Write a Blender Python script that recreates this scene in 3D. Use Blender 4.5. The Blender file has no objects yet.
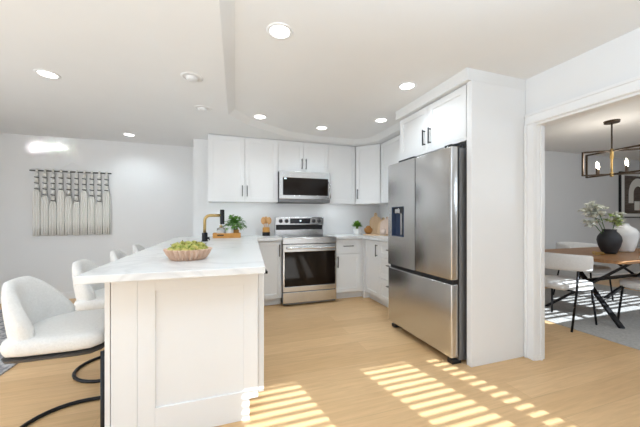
import bpy, bmesh, math, random
from mathutils import Vector, Matrix, Euler
random.seed(7)
R = math.radians
PI = math.pi
SC = bpy.context.scene
COL = SC.collection

# ------------------------------------------------------------------ camera
cd = bpy.data.cameras.new('camera')
cam = bpy.data.objects.new('camera', cd)
COL.objects.link(cam)
cam.location = (0, 0, 1.17)
cam.rotation_euler = (R(90), 0, R(-18.45))
cd.sensor_width = 36
cd.lens = 16.1
cd.shift_y = 5.1 / 640
cd.clip_start = 0.05
SC.camera = cam

# ------------------------------------------------------------------ world, sun, daylight, exposure
w = bpy.data.worlds.new('world')
SC.world = w
w.use_nodes = True
w.node_tree.nodes['Background'].inputs[0].default_value = (0.86, 0.93, 1.0, 1)
w.node_tree.nodes['Background'].inputs[1].default_value = 1.6
SC.view_settings.view_transform = 'Standard'
SC.view_settings.look = 'None'
SC.view_settings.gamma = 1
SC.view_settings.exposure = 0.10
SC.cycles.max_bounces = 14
SC.cycles.diffuse_bounces = 4

SUN_DIR = Vector((-0.2, 1.0, -0.61)).normalized()
sd = bpy.data.lights.new('sun', 'SUN')
sd.energy = 11
sd.angle = R(0.25)
sd.color = (0.84, 0.93, 1.0)
sun = bpy.data.objects.new('sun', sd)
COL.objects.link(sun)
sun.rotation_euler = SUN_DIR.to_track_quat('-Z', 'Y').to_euler()
sun.location = (1, -6, 5)

def area(name, loc, direction, sx, sy, power, color=(1, 1, 1), spread=180):
    d = bpy.data.lights.new(name, 'AREA')
    d.shape = 'RECTANGLE'
    d.size, d.size_y, d.energy, d.color = sx, sy, power, color
    d.spread = R(spread)
    o = bpy.data.objects.new(name, d)
    COL.objects.link(o)
    o.location = loc
    o.rotation_euler = Vector(direction).to_track_quat('-Z', 'Y').to_euler()
    return o

# kitchen window daylight, and fill lights added at unseen living room windows
area('living_fill', (-1.95, -1.30, 1.15), (0, 1, -0.25), 2.3, 1.9, 1.5, (0.78, 0.9, 1.0))
area('daylight_kitchen', (1.45, -1.30, 1.20), (0, 1, -0.3), 1.5, 1.7, 0.8, (0.84, 0.94, 1.0))
area('side_fill', (-3.28, 1.4, 1.25), (1, 0.1, 0.3), 2.2, 1.8, 26, (0.78, 0.9, 1.0))
# upward fill light added over the camera to brighten and cool the ceiling
area('ceiling_fill', (0.0, 0.15, 1.75), (0.0, 0.05, 1.0), 3.0, 0.5, 48, (0.60, 0.80, 1.0))
# narrow lamps added to throw two bright patches onto the far living room wall
area('patch_lamp', (-2.25, -1.15, 0.62), (-2.535+2.25, 5.13+1.15, 2.195-0.62), 0.10, 0.02, 0.30, (1, 0.98, 0.95), 1.4)
area('patch_lamp', (-1.95, -1.15, 0.62), (-2.225+1.95, 5.13+1.15, 2.19-0.62), 0.20, 0.02, 0.5, (1, 0.98, 0.95), 1.4)
# unseen fill lights added under the wall cabinets to brighten the backsplash
area('splash_fill_left', (0.26, 4.16, 1.392), (0, 0.35, -1), 0.8, 0.03, 0.6, (0.9, 0.96, 1.0))
area('splash_fill_right', (1.80, 4.16, 1.392), (0.1, 0.35, -1), 0.6, 0.03, 0.55, (0.9, 0.96, 1.0))
area('splash_fill_mid', (1.10, 4.10, 1.395), (0, 0.35, -1), 0.5, 0.03, 0.4, (0.9, 0.96, 1.0))
area('daylight_dining', (5.0, -0.22, 1.78), (0, 1, -0.2), 2.6, 0.5, 23, (0.80, 0.91, 1.0))

# ------------------------------------------------------------------ materials
def new_mat(name, color, rough=0.5, metal=0.0, emit=None, estr=0.0, coat=0.0, trans=0.0, ior=1.45):
    m = bpy.data.materials.new(name)
    m.use_nodes = True
    b = m.node_tree.nodes['Principled BSDF']
    b.inputs['Base Color'].default_value = (*color, 1)
    b.inputs['Roughness'].default_value = rough
    b.inputs['Metallic'].default_value = metal
    b.inputs['IOR'].default_value = ior
    b.inputs['Coat Weight'].default_value = coat
    b.inputs['Transmission Weight'].default_value = trans
    if emit:
        b.inputs['Emission Color'].default_value = (*emit, 1)
        b.inputs['Emission Strength'].default_value = estr
    return m

def noisy(m, c2, scale=8, stretch=(1, 1, 1), lo=0.35, hi=0.65, bump=0.0, detail=4, bscale=None):
    """mix the base colour with c2 through a stretched noise, optional bump"""
    nt = m.node_tree
    b = nt.nodes['Principled BSDF']
    tc = nt.nodes.new('ShaderNodeTexCoord')
    mp = nt.nodes.new('ShaderNodeMapping')
    mp.inputs['Scale'].default_value = stretch
    n = nt.nodes.new('ShaderNodeTexNoise')
    n.inputs['Scale'].default_value = scale
    n.inputs['Detail'].default_value = detail
    cr = nt.nodes.new('ShaderNodeValToRGB')
    cr.color_ramp.elements[0].position = lo
    cr.color_ramp.elements[1].position = hi
    cr.color_ramp.elements[0].color = b.inputs['Base Color'].default_value
    cr.color_ramp.elements[1].color = (*c2, 1)
    L = nt.links.new
    L(tc.outputs['Object'], mp.inputs[0]); L(mp.outputs[0], n.inputs['Vector'])
    L(n.outputs['Fac'], cr.inputs[0]); L(cr.outputs[0], b.inputs['Base Color'])
    if bump:
        n2 = n
        if bscale:
            n2 = nt.nodes.new('ShaderNodeTexNoise')
            n2.inputs['Scale'].default_value = bscale
            L(tc.outputs['Object'], n2.inputs['Vector'])
        bp = nt.nodes.new('ShaderNodeBump')
        bp.inputs['Strength'].default_value = bump
        bp.inputs['Distance'].default_value = 0.01
        L(n2.outputs['Fac'], bp.inputs['Height']); L(bp.outputs[0], b.inputs['Normal'])
    return m

def plank_floor(name):
    m = new_mat(name, (0.6, 0.42, 0.26), 0.42)
    nt = m.node_tree; b = nt.nodes['Principled BSDF']; L = nt.links.new
    tc = nt.nodes.new('ShaderNodeTexCoord')
    br = nt.nodes.new('ShaderNodeTexBrick')
    br.inputs['Color1'].default_value = (0.73, 0.468, 0.235, 1)
    br.inputs['Color2'].default_value = (0.82, 0.55, 0.295, 1)
    br.inputs['Mortar'].default_value = (0.58, 0.385, 0.20, 1)
    br.inputs['Scale'].default_value = 1
    br.inputs['Mortar Size'].default_value = 0.0012
    br.inputs['Mortar Smooth'].default_value = 0.3
    br.inputs['Brick Width'].default_value = 1.9
    br.inputs['Row Height'].default_value = 0.19
    br.offset = 0.37
    mp = nt.nodes.new('ShaderNodeMapping'); mp.inputs['Scale'].default_value = (1.6, 22, 1)
    n = nt.nodes.new('ShaderNodeTexNoise'); n.inputs['Scale'].default_value = 2.2; n.inputs['Detail'].default_value = 6
    n.inputs['Distortion'].default_value = 0.8
    cr = nt.nodes.new('ShaderNodeValToRGB')
    cr.color_ramp.elements[0].position = 0.3; cr.color_ramp.elements[0].color = (0.86, 0.84, 0.82, 1)
    cr.color_ramp.elements[1].position = 0.7; cr.color_ramp.elements[1].color = (1, 1, 1, 1)
    mx = nt.nodes.new('ShaderNodeMixRGB'); mx.blend_type = 'MULTIPLY'; mx.inputs[0].default_value = 1
    L(tc.outputs['Object'], br.inputs['Vector']); L(tc.outputs['Object'], mp.inputs[0]); L(mp.outputs[0], n.inputs['Vector'])
    L(n.outputs['Fac'], cr.inputs[0]); L(br.outputs['Color'], mx.inputs[1]); L(cr.outputs[0], mx.inputs[2])
    L(mx.outputs[0], b.inputs['Base Color'])
    return m

def quartz(name):
    m = new_mat(name, (0.82, 0.82, 0.815), 0.25)
    nt = m.node_tree; b = nt.nodes['Principled BSDF']; L = nt.links.new
    tc = nt.nodes.new('ShaderNodeTexCoord')
    n0 = nt.nodes.new('ShaderNodeTexNoise'); n0.inputs['Scale'].default_value = 1.3; n0.inputs['Detail'].default_value = 5
    n0.inputs['Distortion'].default_value = 1.2
    cr = nt.nodes.new('ShaderNodeValToRGB')
    e = cr.color_ramp.elements
    e[0].position = 0.47; e[0].color = (0.82, 0.82, 0.815, 1)
    e[1].position = 0.53; e[1].color = (0.82, 0.82, 0.815, 1)
    k = e.new(0.50); k.color = (0.725, 0.725, 0.725, 1)
    L(tc.outputs['Object'], n0.inputs['Vector']); L(n0.outputs['Fac'], cr.inputs[0]); L(cr.outputs[0], b.inputs['Base Color'])
    return m

M = {}
M['wall'] = noisy(new_mat('wall_paint', (0.83, 0.83, 0.83), 0.7), (0.82, 0.82, 0.82), 3)
M['ceiling'] = noisy(new_mat('ceiling_paint', (0.84, 0.84, 0.835), 0.8), (0.83, 0.83, 0.825), 3)
M['greywall'] = noisy(new_mat('dining_wall_paint', (0.66, 0.66, 0.665), 0.7), (0.65, 0.65, 0.655), 3)
M['trim'] = new_mat('trim_paint', (0.86, 0.86, 0.86), 0.4)
M['floor'] = plank_floor('oak_planks')
M['cab'] = noisy(new_mat('cabinet_paint', (0.86, 0.86, 0.86), 0.38), (0.85, 0.85, 0.85), 4)
M['quartz'] = quartz('white_quartz')
M['black'] = new_mat('black_metal', (0.022, 0.022, 0.025), 0.38, 0.6)
M['gun'] = new_mat('dark_grey_metal', (0.08, 0.08, 0.085), 0.35, 0.8)
M['steel'] = noisy(new_mat('brushed_steel', (0.62, 0.62, 0.62), 0.27, 1.0), (0.66, 0.66, 0.66), 3, (1, 1, 60), 0.3, 0.7)
M['steelh'] = noisy(new_mat('brushed_steel_horizontal', (0.62, 0.62, 0.62), 0.24, 1.0), (0.67, 0.67, 0.67), 3, (60, 1, 1), 0.3, 0.7)
M['dsteel'] = new_mat('dark_grey_side_steel', (0.22, 0.22, 0.225), 0.4, 0.7)
M['blackglass'] = new_mat('black_glass', (0.012, 0.008, 0.006), 0.06, ior=1.3)
M['plasticblack'] = new_mat('black_plastic', (0.012, 0.012, 0.014), 0.4)
M['navy'] = new_mat('navy_glass', (0.045, 0.065, 0.12), 0.15)
M['gold'] = new_mat('brushed_gold', (0.56, 0.39, 0.16), 0.32, 1.0)
M['brass'] = new_mat('aged_brass', (0.45, 0.30, 0.12), 0.35, 1.0)
M['bronze'] = new_mat('dark_bronze', (0.07, 0.05, 0.035), 0.4, 0.8)
M['fabric'] = noisy(new_mat('cream_boucle', (0.80, 0.785, 0.76), 0.95), (0.755, 0.74, 0.715), 90, bump=0.35, bscale=140)
M['chairfabric'] = noisy(new_mat('white_upholstery', (0.84, 0.83, 0.82), 0.9), (0.80, 0.79, 0.78), 60, bump=0.2, bscale=140)
M['walnut'] = noisy(new_mat('walnut_table', (0.40, 0.21, 0.09), 0.4), (0.29, 0.14, 0.06), 4, (1, 14, 1), 0.3, 0.7)
M['oak'] = noisy(new_mat('warm_oak', (0.68, 0.34, 0.09), 0.5), (0.56, 0.26, 0.06), 8, (2, 20, 2), 0.3, 0.7)
M['palewood'] = noisy(new_mat('pale_maple', (0.80, 0.58, 0.36), 0.5), (0.74, 0.50, 0.29), 6, (12, 1, 1), 0.3, 0.7)
M['pinkwood'] = noisy(new_mat('blush_wood', (0.80, 0.64, 0.54), 0.5), (0.74, 0.56, 0.46), 6, (12, 1, 1), 0.3, 0.7)
M['spoonwood'] = noisy(new_mat('spoon_wood', (0.70, 0.40, 0.17), 0.5), (0.60, 0.32, 0.12), 9, (8, 8, 1), 0.3, 0.7)
M['bowlwood'] = noisy(new_mat('fluted_bowl_wood', (0.72, 0.50, 0.37), 0.55), (0.62, 0.40, 0.28), 26, (1, 1, 0.2), 0.35, 0.65)
M['amberwood'] = noisy(new_mat('amber_turned_wood', (0.46, 0.21, 0.05), 0.35), (0.34, 0.14, 0.03), 8, (1, 1, 8), 0.3, 0.7)
M['fruit'] = noisy(new_mat('green_fruit', (0.20, 0.26, 0.03), 0.45), (0.62, 0.52, 0.16), 30, lo=0.35, hi=0.65)
M['stem'] = new_mat('brown_stem', (0.16, 0.10, 0.05), 0.7)
M['leaf'] = noisy(new_mat('leaf_green', (0.10, 0.25, 0.045), 0.45), (0.20, 0.40, 0.09), 12)
M['darkleaf'] = noisy(new_mat('dark_leaf_green', (0.05, 0.14, 0.03), 0.45), (0.11, 0.23, 0.05), 14)
M['grass'] = noisy(new_mat('grass_green', (0.09, 0.24, 0.02), 0.5), (0.20, 0.38, 0.05), 20)
M['petal'] = noisy(new_mat('white_petal', (0.88, 0.88, 0.82), 0.6), (0.80, 0.82, 0.70), 16)
M['greenpetal'] = noisy(new_mat('pale_green_petal', (0.36, 0.50, 0.13), 0.6), (0.62, 0.70, 0.36), 16)
M['ceramic'] = new_mat('white_ceramic', (0.86, 0.86, 0.85), 0.3)
M['vaseblack'] = noisy(new_mat('charcoal_vase_clay', (0.022, 0.023, 0.028), 0.55), (0.035, 0.036, 0.042), 9)
M['vasewhite'] = noisy(new_mat('matte_white_clay', (0.80, 0.80, 0.80), 0.7), (0.76, 0.76, 0.76), 9)
M['glass'] = new_mat('clear_glass', (0.95, 0.97, 0.97), 0.03, trans=0.9)
M['rug'] = noisy(new_mat('grey_woven_rug', (0.43, 0.42, 0.40), 1.0), (0.55, 0.53, 0.51), 45, bump=0.4, bscale=160)
M['speckrug'] = noisy(new_mat('speckled_grey_rug', (0.26, 0.26, 0.28), 1.0), (0.58, 0.56, 0.56), 26, lo=0.42, hi=0.58, bump=0.4, bscale=120)
M['cord'] = noisy(new_mat('cream_cotton_cord', (0.88, 0.87, 0.83), 0.95), (0.82, 0.80, 0.76), 30, (10, 10, 0.6), bump=0.3)
M['darkcord'] = new_mat('charcoal_cord', (0.13, 0.13, 0.12), 0.9)
M['artdark'] = noisy(new_mat('art_dark_brown', (0.07, 0.05, 0.04), 0.8), (0.14, 0.11, 0.09), 5, (1, 1, 8))
M['artcream'] = new_mat('art_cream', (0.78, 0.76, 0.71), 0.8)
M['mat'] = new_mat('art_white_mat', (0.80, 0.79, 0.77), 0.8)
M['lampon'] = new_mat('lit_diffuser', (0.9, 0.9, 0.9), 0.4, emit=(1, 0.98, 0.95), estr=6)
M['lampoff'] = new_mat('unlit_lens', (0.80, 0.80, 0.80), 0.3)
M['bulb'] = new_mat('lit_bulb', (0.9, 0.85, 0.75), 0.3, emit=(1, 0.88, 0.68), estr=18)
M['display'] = new_mat('dark_display', (0.02, 0.02, 0.025), 0.1)
M['digits'] = new_mat('display_digits', (0.6, 0.8, 0.9), 0.4, emit=(0.75, 0.9, 1.0), estr=1.2)
M['toe'] = new_mat('toe_kick_paint', (0.80, 0.80, 0.80), 0.5)
M['blind'] = new_mat('blind_slat', (0.85, 0.84, 0.82), 0.6)

# ------------------------------------------------------------------ mesh helpers
class MB:
    def __init__(s): s.bm = bmesh.new()
    def box(s, x0, x1, y0, y1, z0, z1, bev=0.0, seg=2, rot=None):
        mat = Matrix.Translation(((x0+x1)/2, (y0+y1)/2, (z0+z1)/2))
        if rot is not None: mat = mat @ rot
        mat = mat @ Matrix.Diagonal((abs(x1-x0), abs(y1-y0), abs(z1-z0), 1))
        r = bmesh.ops.create_cube(s.bm, size=1, matrix=mat)
        if bev:
            es = list({e for v in r['verts'] for e in v.link_edges})
            bmesh.ops.bevel(s.bm, geom=es, offset=bev, segments=seg, profile=0.5, affect='EDGES')
        return s
    def prism(s, pts, z0, z1, bev=0.0, top=None):
        """vertical prism on polygon pts (counter-clockwise)"""
        a = [s.bm.verts.new((x, y, z0)) for x, y in pts]
        b = [s.bm.verts.new((x, y, z1)) for x, y in (top or pts)]
        n = len(pts)
        f = [s.bm.faces.new(a[::-1]), s.bm.faces.new(b)]
        for i in range(n): f.append(s.bm.faces.new((a[i], a[(i+1) % n], b[(i+1) % n], b[i])))
        if bev:
            es = list({e for q in f for e in q.edges})
            bmesh.ops.bevel(s.bm, geom=es, offset=bev, segments=2, profile=0.5, affect='EDGES')
        return s
    def grid(s, rings, closed_u=True, cap0=True, cap1=True, closed_v=False):
        rows = [[s.bm.verts.new(p) for p in r] for r in rings]
        n = len(rows[0])
        m = len(rows)
        for i in range(m if closed_v else m-1):
            r0, r1 = rows[i], rows[(i+1) % m]
            for j in range(n if closed_u else n-1):
                s.bm.faces.new((r0[j], r0[(j+1) % n], r1[(j+1) % n], r1[j]))
        if not closed_v:
            if cap0: s.bm.faces.new(rows[0][::-1])
            if cap1: s.bm.faces.new(rows[-1])
        return s
    def lathe(s, prof, c=(0, 0, 0), n=28, flute=None, cap0=True, cap1=True):
        rings = []
        for r, z in prof:
            ring = []
            for k in range(n):
                a = 2*PI*k/n
                rr = r * (1 + (flute[1]*(abs(math.sin(flute[0]*a/2))-0.7) if flute and r > 0.02 else 0))
                ring.append((c[0]+rr*math.cos(a), c[1]+rr*math.sin(a), c[2]+z))
            rings.append(ring)
        return s.grid(rings, True, cap0, cap1)
    def tube(s, pts, r, n=8, closed=False):
        pts = [Vector(p) for p in pts]
        m = len(pts)
        rs = r if isinstance(r, (list, tuple)) else [r]*m
        rings = []
        prev = None
        for i, p in enumerate(pts):
            if closed: t = pts[(i+1) % m] - pts[i-1]
            else: t = pts[min(i+1, m-1)] - pts[max(i-1, 0)]
            t.normalize()
            u = prev - t*prev.dot(t) if prev is not None else None
            if u is None or u.length < 1e-4:
                u = t.cross(Vector((0, 0, 1)))
                if u.length < 1e-3: u = t.cross(Vector((0, 1, 0)))
            u.normalize(); prev = u
            v = t.cross(u)
            rings.append([tuple(p + rs[i]*(u*math.cos(2*PI*k/n) + v*math.sin(2*PI*k/n))) for k in range(n)])
        return s.grid(rings, True, True, True, closed)
    def bar(s, p, q, wx, wz=None, bev=0.0):
        """square section bar from p to q"""
        p, q = Vector(p), Vector(q)
        d = q - p
        rot = d.to_track_quat('Z', 'Y').to_matrix().to_4x4()
        mat = Matrix.Translation((p+q)/2) @ rot @ Matrix.Diagonal((wx, wz or wx, d.length, 1))
        r = bmesh.ops.create_cube(s.bm, size=1, matrix=mat)
        if bev:
            es = list({e for v in r['verts'] for e in v.link_edges})
            bmesh.ops.bevel(s.bm, geom=es, offset=bev, segments=2, profile=0.5, affect='EDGES')
        return s
    def ball(s, c, r, sz=(1, 1, 1), rot=None, u=12, v=8):
        mat = Matrix.Translation(c)
        if rot is not None: mat = mat @ rot
        mat = mat @ Matrix.Diagonal((r*sz[0], r*sz[1], r*sz[2], 1))
        bmesh.ops.create_uvsphere(s.bm, u_segments=u, v_segments=v, radius=1, matrix=mat)
        return s
    def leaf(s, base, direction, length, width, droop=0.3, fold=0.15):
        d = Vector(direction).normalized()
        side = d.cross(Vector((0, 0, 1)))
        if side.length < 1e-3: side = Vector((1, 0, 0))
        side.normalize()
        up = side.cross(d).normalized()
        prof = (0.12, 0.75, 1.0, 0.8, 0.4, 0.03)
        L, C, Rr = [], [], []
        for i, wv in enumerate(prof):
            t = i/(len(prof)-1)
            p = Vector(base) + d*length*t - Vector((0, 0, 1))*droop*length*t*t
            C.append(s.bm.verts.new(p - up*0.0))
            L.append(s.bm.verts.new(p + side*width*wv/2 + up*fold*width*wv))
            Rr.append(s.bm.verts.new(p - side*width*wv/2 + up*fold*width*wv))
        for i in range(len(prof)-1):
            s.bm.faces.new((L[i], C[i], C[i+1], L[i+1]))
            s.bm.faces.new((C[i], Rr[i], Rr[i+1], C[i+1]))
        return s

def part(name, mb, mat, parent=None, smooth=False, label=None, sub=0, autosmooth=None):
    bm = mb.bm
    bmesh.ops.recalc_face_normals(bm, faces=bm.faces)
    me = bpy.data.meshes.new(name)
    bm.to_mesh(me); bm.free()
    me.materials.append(mat if not isinstance(mat, str) else M[mat])
    if smooth or autosmooth:
        for p in me.polygons: p.use_smooth = True
        if autosmooth:
            me.set_sharp_from_angle(angle=R(autosmooth))
    o = bpy.data.objects.new(name, me)
    COL.objects.link(o)
    if parent: o.parent = parent
    if label: o['label'] = label
    if sub:
        sm = o.modifiers.new('subdivision', 'SUBSURF'); sm.levels = sub; sm.render_levels = sub
    return o

def struct(name, mb, mat, smooth=False, parent=None, autosmooth=None):
    o = part(name, mb, mat, parent, smooth, autosmooth=autosmooth)
    if parent is None: o['kind'] = 'structure'
    return o

def tag(o, label, cat, group=None):
    o['label'] = label; o['category'] = cat
    if group: o['group'] = group
    return o

def thing(name, label, cat, loc=(0, 0, 0), rz=0.0, group=None):
    o = bpy.data.objects.new(name, None)
    COL.objects.link(o)
    o.empty_display_size = 0.05
    o.location = loc; o.rotation_euler = (0, 0, rz)
    return tag(o, label, cat, group)

def move_mesh(o, loc):
    o.location = loc
    return o

def dup(root, loc, rz=0.0, label=None, rot=None):
    r = root.copy(); COL.objects.link(r)
    r.location = loc; r.rotation_euler = rot if rot is not None else (0, 0, rz)
    if label: r['label'] = label
    def rec(a, b):
        for ch in a.children:
            c = ch.copy(); COL.objects.link(c); c.parent = b
            rec(ch, c)
    rec(root, r)
    return r

# ================================================================== SETTING
ZC = 2.35      # ceiling
ZS = 2.303     # soffit and cabinet tops
YS = -1.40     # south wall (inner face)
XL = -3.35     # living room left wall

struct('floor', MB().box(-3.5, 9.0, -1.55, 5.3, -0.06, 0), 'floor')
struct('ceiling', MB().box(-3.5, 2.56, -1.55, 5.3, ZC, ZC+0.1), 'ceiling')
struct('ceiling_dining', MB().box(2.56, 9.0, -0.42, 5.3, ZC, ZC+0.1), 'ceiling')
# kitchen soffit: lower ring with a sloped rim running round the raised ceiling
rim = [(-0.136, YS), (0.037, 3.28), (0.27, 3.56), (0.80, 3.90), (1.25, 3.985), (1.86, 3.985), (2.02, 3.88), (2.12, 3.70), (2.12, 2.85), (1.80, 2.74), (1.80, 1.756), (2.56, 1.756)]
rim2 = [(-0.055, YS), (0.108, 3.22), (0.31, 3.47), (0.82, 3.80), (1.26, 3.88), (1.82, 3.88), (1.95, 3.80), (2.02, 3.66), (2.02, 2.90), (1.795, 2.74), (1.795, 1.755), (2.56, 1.755)]
outer = [(2.56, 4.41), (-0.42, 4.41), (-0.42, YS)]
struct('trim_1', MB().prism(rim + outer, ZS, ZC, top=rim2 + outer), 'ceiling')

# dropped filler between the soffit and the refrigerator cabinet
struct('trim_3', MB().box(1.8005, 2.558, 1.7565, 2.745, 2.259, ZS), 'ceiling')
struct('wall_back', MB().box(-0.42, 2.68, 4.41, 5.3, 0, ZC), 'wall')
struct('wall_far', MB().box(-3.5, -0.42, 5.13, 5.3, 0, ZC), 'wall')
wb = MB()
wb.box(2.56, 2.68, 1.80, 4.41, 0, ZC)
wb.box(2.43, 2.52, 1.685, 1.80, 0, ZC).box(2.52, 2.56, 1.755, 1.80, 0, ZC)
wb.box(2.43, 2.52, -0.25, 1.685, 1.955, ZC)
wb.box(2.43, 2.56, -1.55, -0.25, 0, ZC)
struct('wall_right', wb, 'wall')
# left wall with a wide window opening added to light the living room
wl = MB()
wl.box(-3.5, XL, -1.55, 0.2, 0, ZC).box(-3.5, XL, 2.6, 5.3, 0, ZC)
wl.box(-3.5, XL, 0.2, 2.6, 0, 0.3).box(-3.5, XL, 0.2, 2.6, 2.2, ZC)
struct('wall_left', wl, 'wall')
# south wall behind the camera: added living room window and two kitchen windows
ws = MB()
KW = ((0.70, 1.22), (1.65, 2.13), (2.22, 2.42))
LW = (-3.15, -0.75)
xs = [(-3.5, LW[0]), (LW[1], KW[0][0]), (KW[0][1], KW[1][0]), (KW[1][1], KW[2][0]), (KW[2][1], 2.56)]
for a, b in xs: ws.box(a, b, YS-0.12, YS, 0, ZC)
ws.box(LW[0], LW[1], YS-0.12, YS, 0, 0.15).box(LW[0], LW[1], YS-0.12, YS, 2.1, ZC)
for a, b in KW: ws.box(a, b, YS-0.12, YS, 0, 0.25).box(a, b, YS-0.12, YS, 2.16, ZC)
struct('wall_front', ws, 'wall')
def window(name, x0, x1, z0, z1, y, pitch, depth, slats=True):
    f = MB(); t = 0.03
    f.box(x0-0.001, x0+t, y-0.09, y-0.04, z0, z1).box(x1-t, x1+0.001, y-0.09, y-0.04, z0, z1)
    f.box(x0+t, x1-t, y-0.09, y-0.04, z0, z0+t).box(x0+t, x1-t, y-0.09, y-0.04, z1-t, z1)
    o = struct(name, f, 'trim')
    if slats:
        b = MB(); z = z1-0.045
        while z > z0+0.05:
            b.box(x0+0.012, x1-0.012, y-0.036, y-0.036+depth, z-0.001, z+0.001)
            z -= pitch
        struct('blind', b, 'blind', parent=o)
    return o
window('window_1', KW[0][0], KW[0][1], 0.25, 2.16, YS, 0.0445, 0.0325)
window('window_2', KW[1][0], KW[1][1], 0.25, 2.16, YS, 0.0445, 0.0325)
window('window_6', KW[2][0], KW[2][1], 0.25, 2.16, YS, 0.0445, 0.040)
window('window_3', LW[0], LW[1], 0.15, 2.1, YS, 0.045, 0.027, False)  # unseen living room window, added as a light opening
f = MB(); f.box(-3.45, -3.4, 0.2, 0.24, 0.3, 2.2).box(-3.45, -3.4, 2.56, 2.6, 0.3, 2.2).box(-3.45, -3.4, 1.38, 1.42, 0.34, 2.16)
f.box(-3.45, -3.4, 0.24, 2.56, 0.3, 0.34).box(-3.45, -3.4, 0.24, 2.56, 2.16, 2.2)
struct('window_4', f, 'trim')
# dining room shell
struct('wall_dining_back', MB().box(2.68, 9.0, 3.46, 3.6, 0, ZC), 'greywall')
struct('wall_dining_right', MB().box(8.8, 9.0, -0.3, 3.46, 0, ZC), 'greywall')
DW = (3.9, 6.5)
wd = MB().box(2.56, DW[0], -0.42, -0.30, 0, ZC).box(DW[1], 9.0, -0.42, -0.30, 0, ZC)
wd.box(DW[0], DW[1], -0.42, -0.30, 0, 1.52).box(DW[0], DW[1], -0.42, -0.30, 2.08, ZC)
struct('wall_dining_front', wd, 'greywall')
window('window_5', DW[0], DW[1], 1.52, 2.08, -0.30, 0.06, 0.050)
# doorway casing with stepped profile
def casing(mb, y0, y1, z0, z1, vertical, flip=1):
    if vertical:
        mb.box(2.412, 2.43, y0, y1, z0, z1, 0.003)
        mb.box(2.402, 2.413, y1-0.022, y1, z0, z1, 0.003)
        mb.box(2.406, 2.413, y0+0.004, y0+0.02, z0, z1, 0.002)
    else:
        mb.box(2.412, 2.43, y0, y1, z0, z1, 0.003)
        mb.box(2.402, 2.413, y0, y1, z1-0.022, z1, 0.003)
        mb.box(2.406, 2.413, y0, y1, z0+0.004, z0+0.02, 0.002)
cs = MB()
casing(cs, 1.672, 1.752, 0, 1.954, True)
casing(cs, -0.33, 1.752, 1.955, 2.045, False)
cs.box(2.402, 2.43, -0.33, -0.25, 0, 1.954)
cs.box(2.43, 2.53, 1.668, 1.686, 0, 1.956, 0.002)      # jamb lining
cs.box(2.43, 2.53, -0.25, 1.668, 1.938, 1.956)          # head lining
cs.box(2.475, 2.495, 1.660, 1.668, 0, 1.94)                # door stop
struct('trim_2', cs, 'trim')
# baseboards
struct('baseboard_far', MB().box(XL, -0.42, 5.115, 5.13, 0, 0.10, 0.003), 'trim')
struct('baseboard_left', MB().box(XL, XL+0.015, YS, 5.115, 0, 0.10, 0.003), 'trim')
struct('baseboard_dining', MB().box(2.68, 8.8, 3.445, 3.46, 0, 0.10, 0.003), 'trim')

# ================================================================== CABINETS
def shaker(x0, x1, z0, z1, fw=0.058, y=0.0, th=0.02):
    m = MB(); b = 0.0012
    m.box(x0, x0+fw, y, y+th, z0, z1, b, 1).box(x1-fw, x1, y, y+th, z0, z1, b, 1)
    m.box(x0+fw-0.001, x1-fw+0.001, y, y+th, z0, z0+fw, b, 1).box(x0+fw-0.001, x1-fw+0.001, y, y+th, z1-fw, z1, b, 1)
    m.box(x0+fw-0.002, x1-fw+0.002, y+0.009, y+th-0.002, z0+fw-0.002, z1-fw+0.002)
    return m
def handle_mb(x, z, ln, vertical, y=0.0):
    m = MB(); h = ln/2; t = 0.0055
    if vertical:
        m.box(x-t, x+t, y-0.034, y-0.023, z-h, z+h, 0.002)
        for s in (-1, 1): m.box(x-t*0.8, x+t*0.8, y-0.026, y+0.001, z+s*(h-0.012)-t, z+s*(h-0.012)+t)
    else:
        m.box(x-h, x+h, y-0.034, y-0.023, z-t, z+t, 0.002)
        for s in (-1, 1): m.box(x+s*(h-0.012)-t, x+s*(h-0.012)+t, y-0.026, y+0.001, z-t*0.8, z+t*0.8)
    return m
G = 0.0022
def cabinet(name, label, loc, rz, wd, dp, z0, z1, fronts, toe=False, group=None, body=None):
    """fronts: list of (kind, x0, x1, za, zb, handle) ; handle = (x, z, length, vertical) or None"""
    t = thing(name, label, 'cabinet', loc, rz, group)
    b = MB()
    if body: body(b)
    else:
        b.box(0, wd, 0.021, dp, z0 + (0.10 if toe else 0), z1)
        if toe: b.box(0, wd, 0.085, dp, 0, 0.10)
    part('body', b, 'cab', t)
    for kind, x0, x1, za, zb, h in fronts:
        f = shaker(x0+G, x1-G, za+G, zb-G) if kind == 'door' or zb-za > 0.2 else MB().box(x0+G, x1-G, 0, 0.02, za+G, zb-G, 0.0015, 1)
        o = part(kind, f, 'cab', t)
        if h: part('handle', handle_mb(*h), 'gun', o, label='dark grey bar handle')
    return t

# wall cabinets along the back wall (fronts at y = 4.08)
YF = 4.08; UD = 0.329
ZB = 1.40
cabinet('wall_cabinet', 'wide white two-door wall cabinet left of the microwave', (-0.208, YF, 0), 0, 0.935, UD, ZB, ZS-0.001,
        [('door', 0, 0.472, ZB, ZS-0.012, (0.44, 1.55, 0.15, True)), ('door', 0.472, 0.935, ZB, ZS-0.012, (0.505, 1.55, 0.15, True))], group=None)
cabinet('wall_cabinet', 'short white two-door wall cabinet directly above the microwave', (0.7275, YF, 0), 0, 0.762, UD, 1.85, ZS-0.001,
        [('door', 0, 0.381, 1.85, ZS-0.012, (0.35, 1.97, 0.15, True)), ('door', 0.381, 0.762, 1.85, ZS-0.012, (0.412, 1.97, 0.15, True))])
cabinet('wall_cabinet', 'narrow white one-door wall cabinet just right of the microwave', (1.490, YF, 0), 0, 0.456, UD, ZB, ZS-0.001,
        [('door', 0, 0.456, ZB, ZS-0.012, (0.03, 1.55, 0.15, True))])
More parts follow.
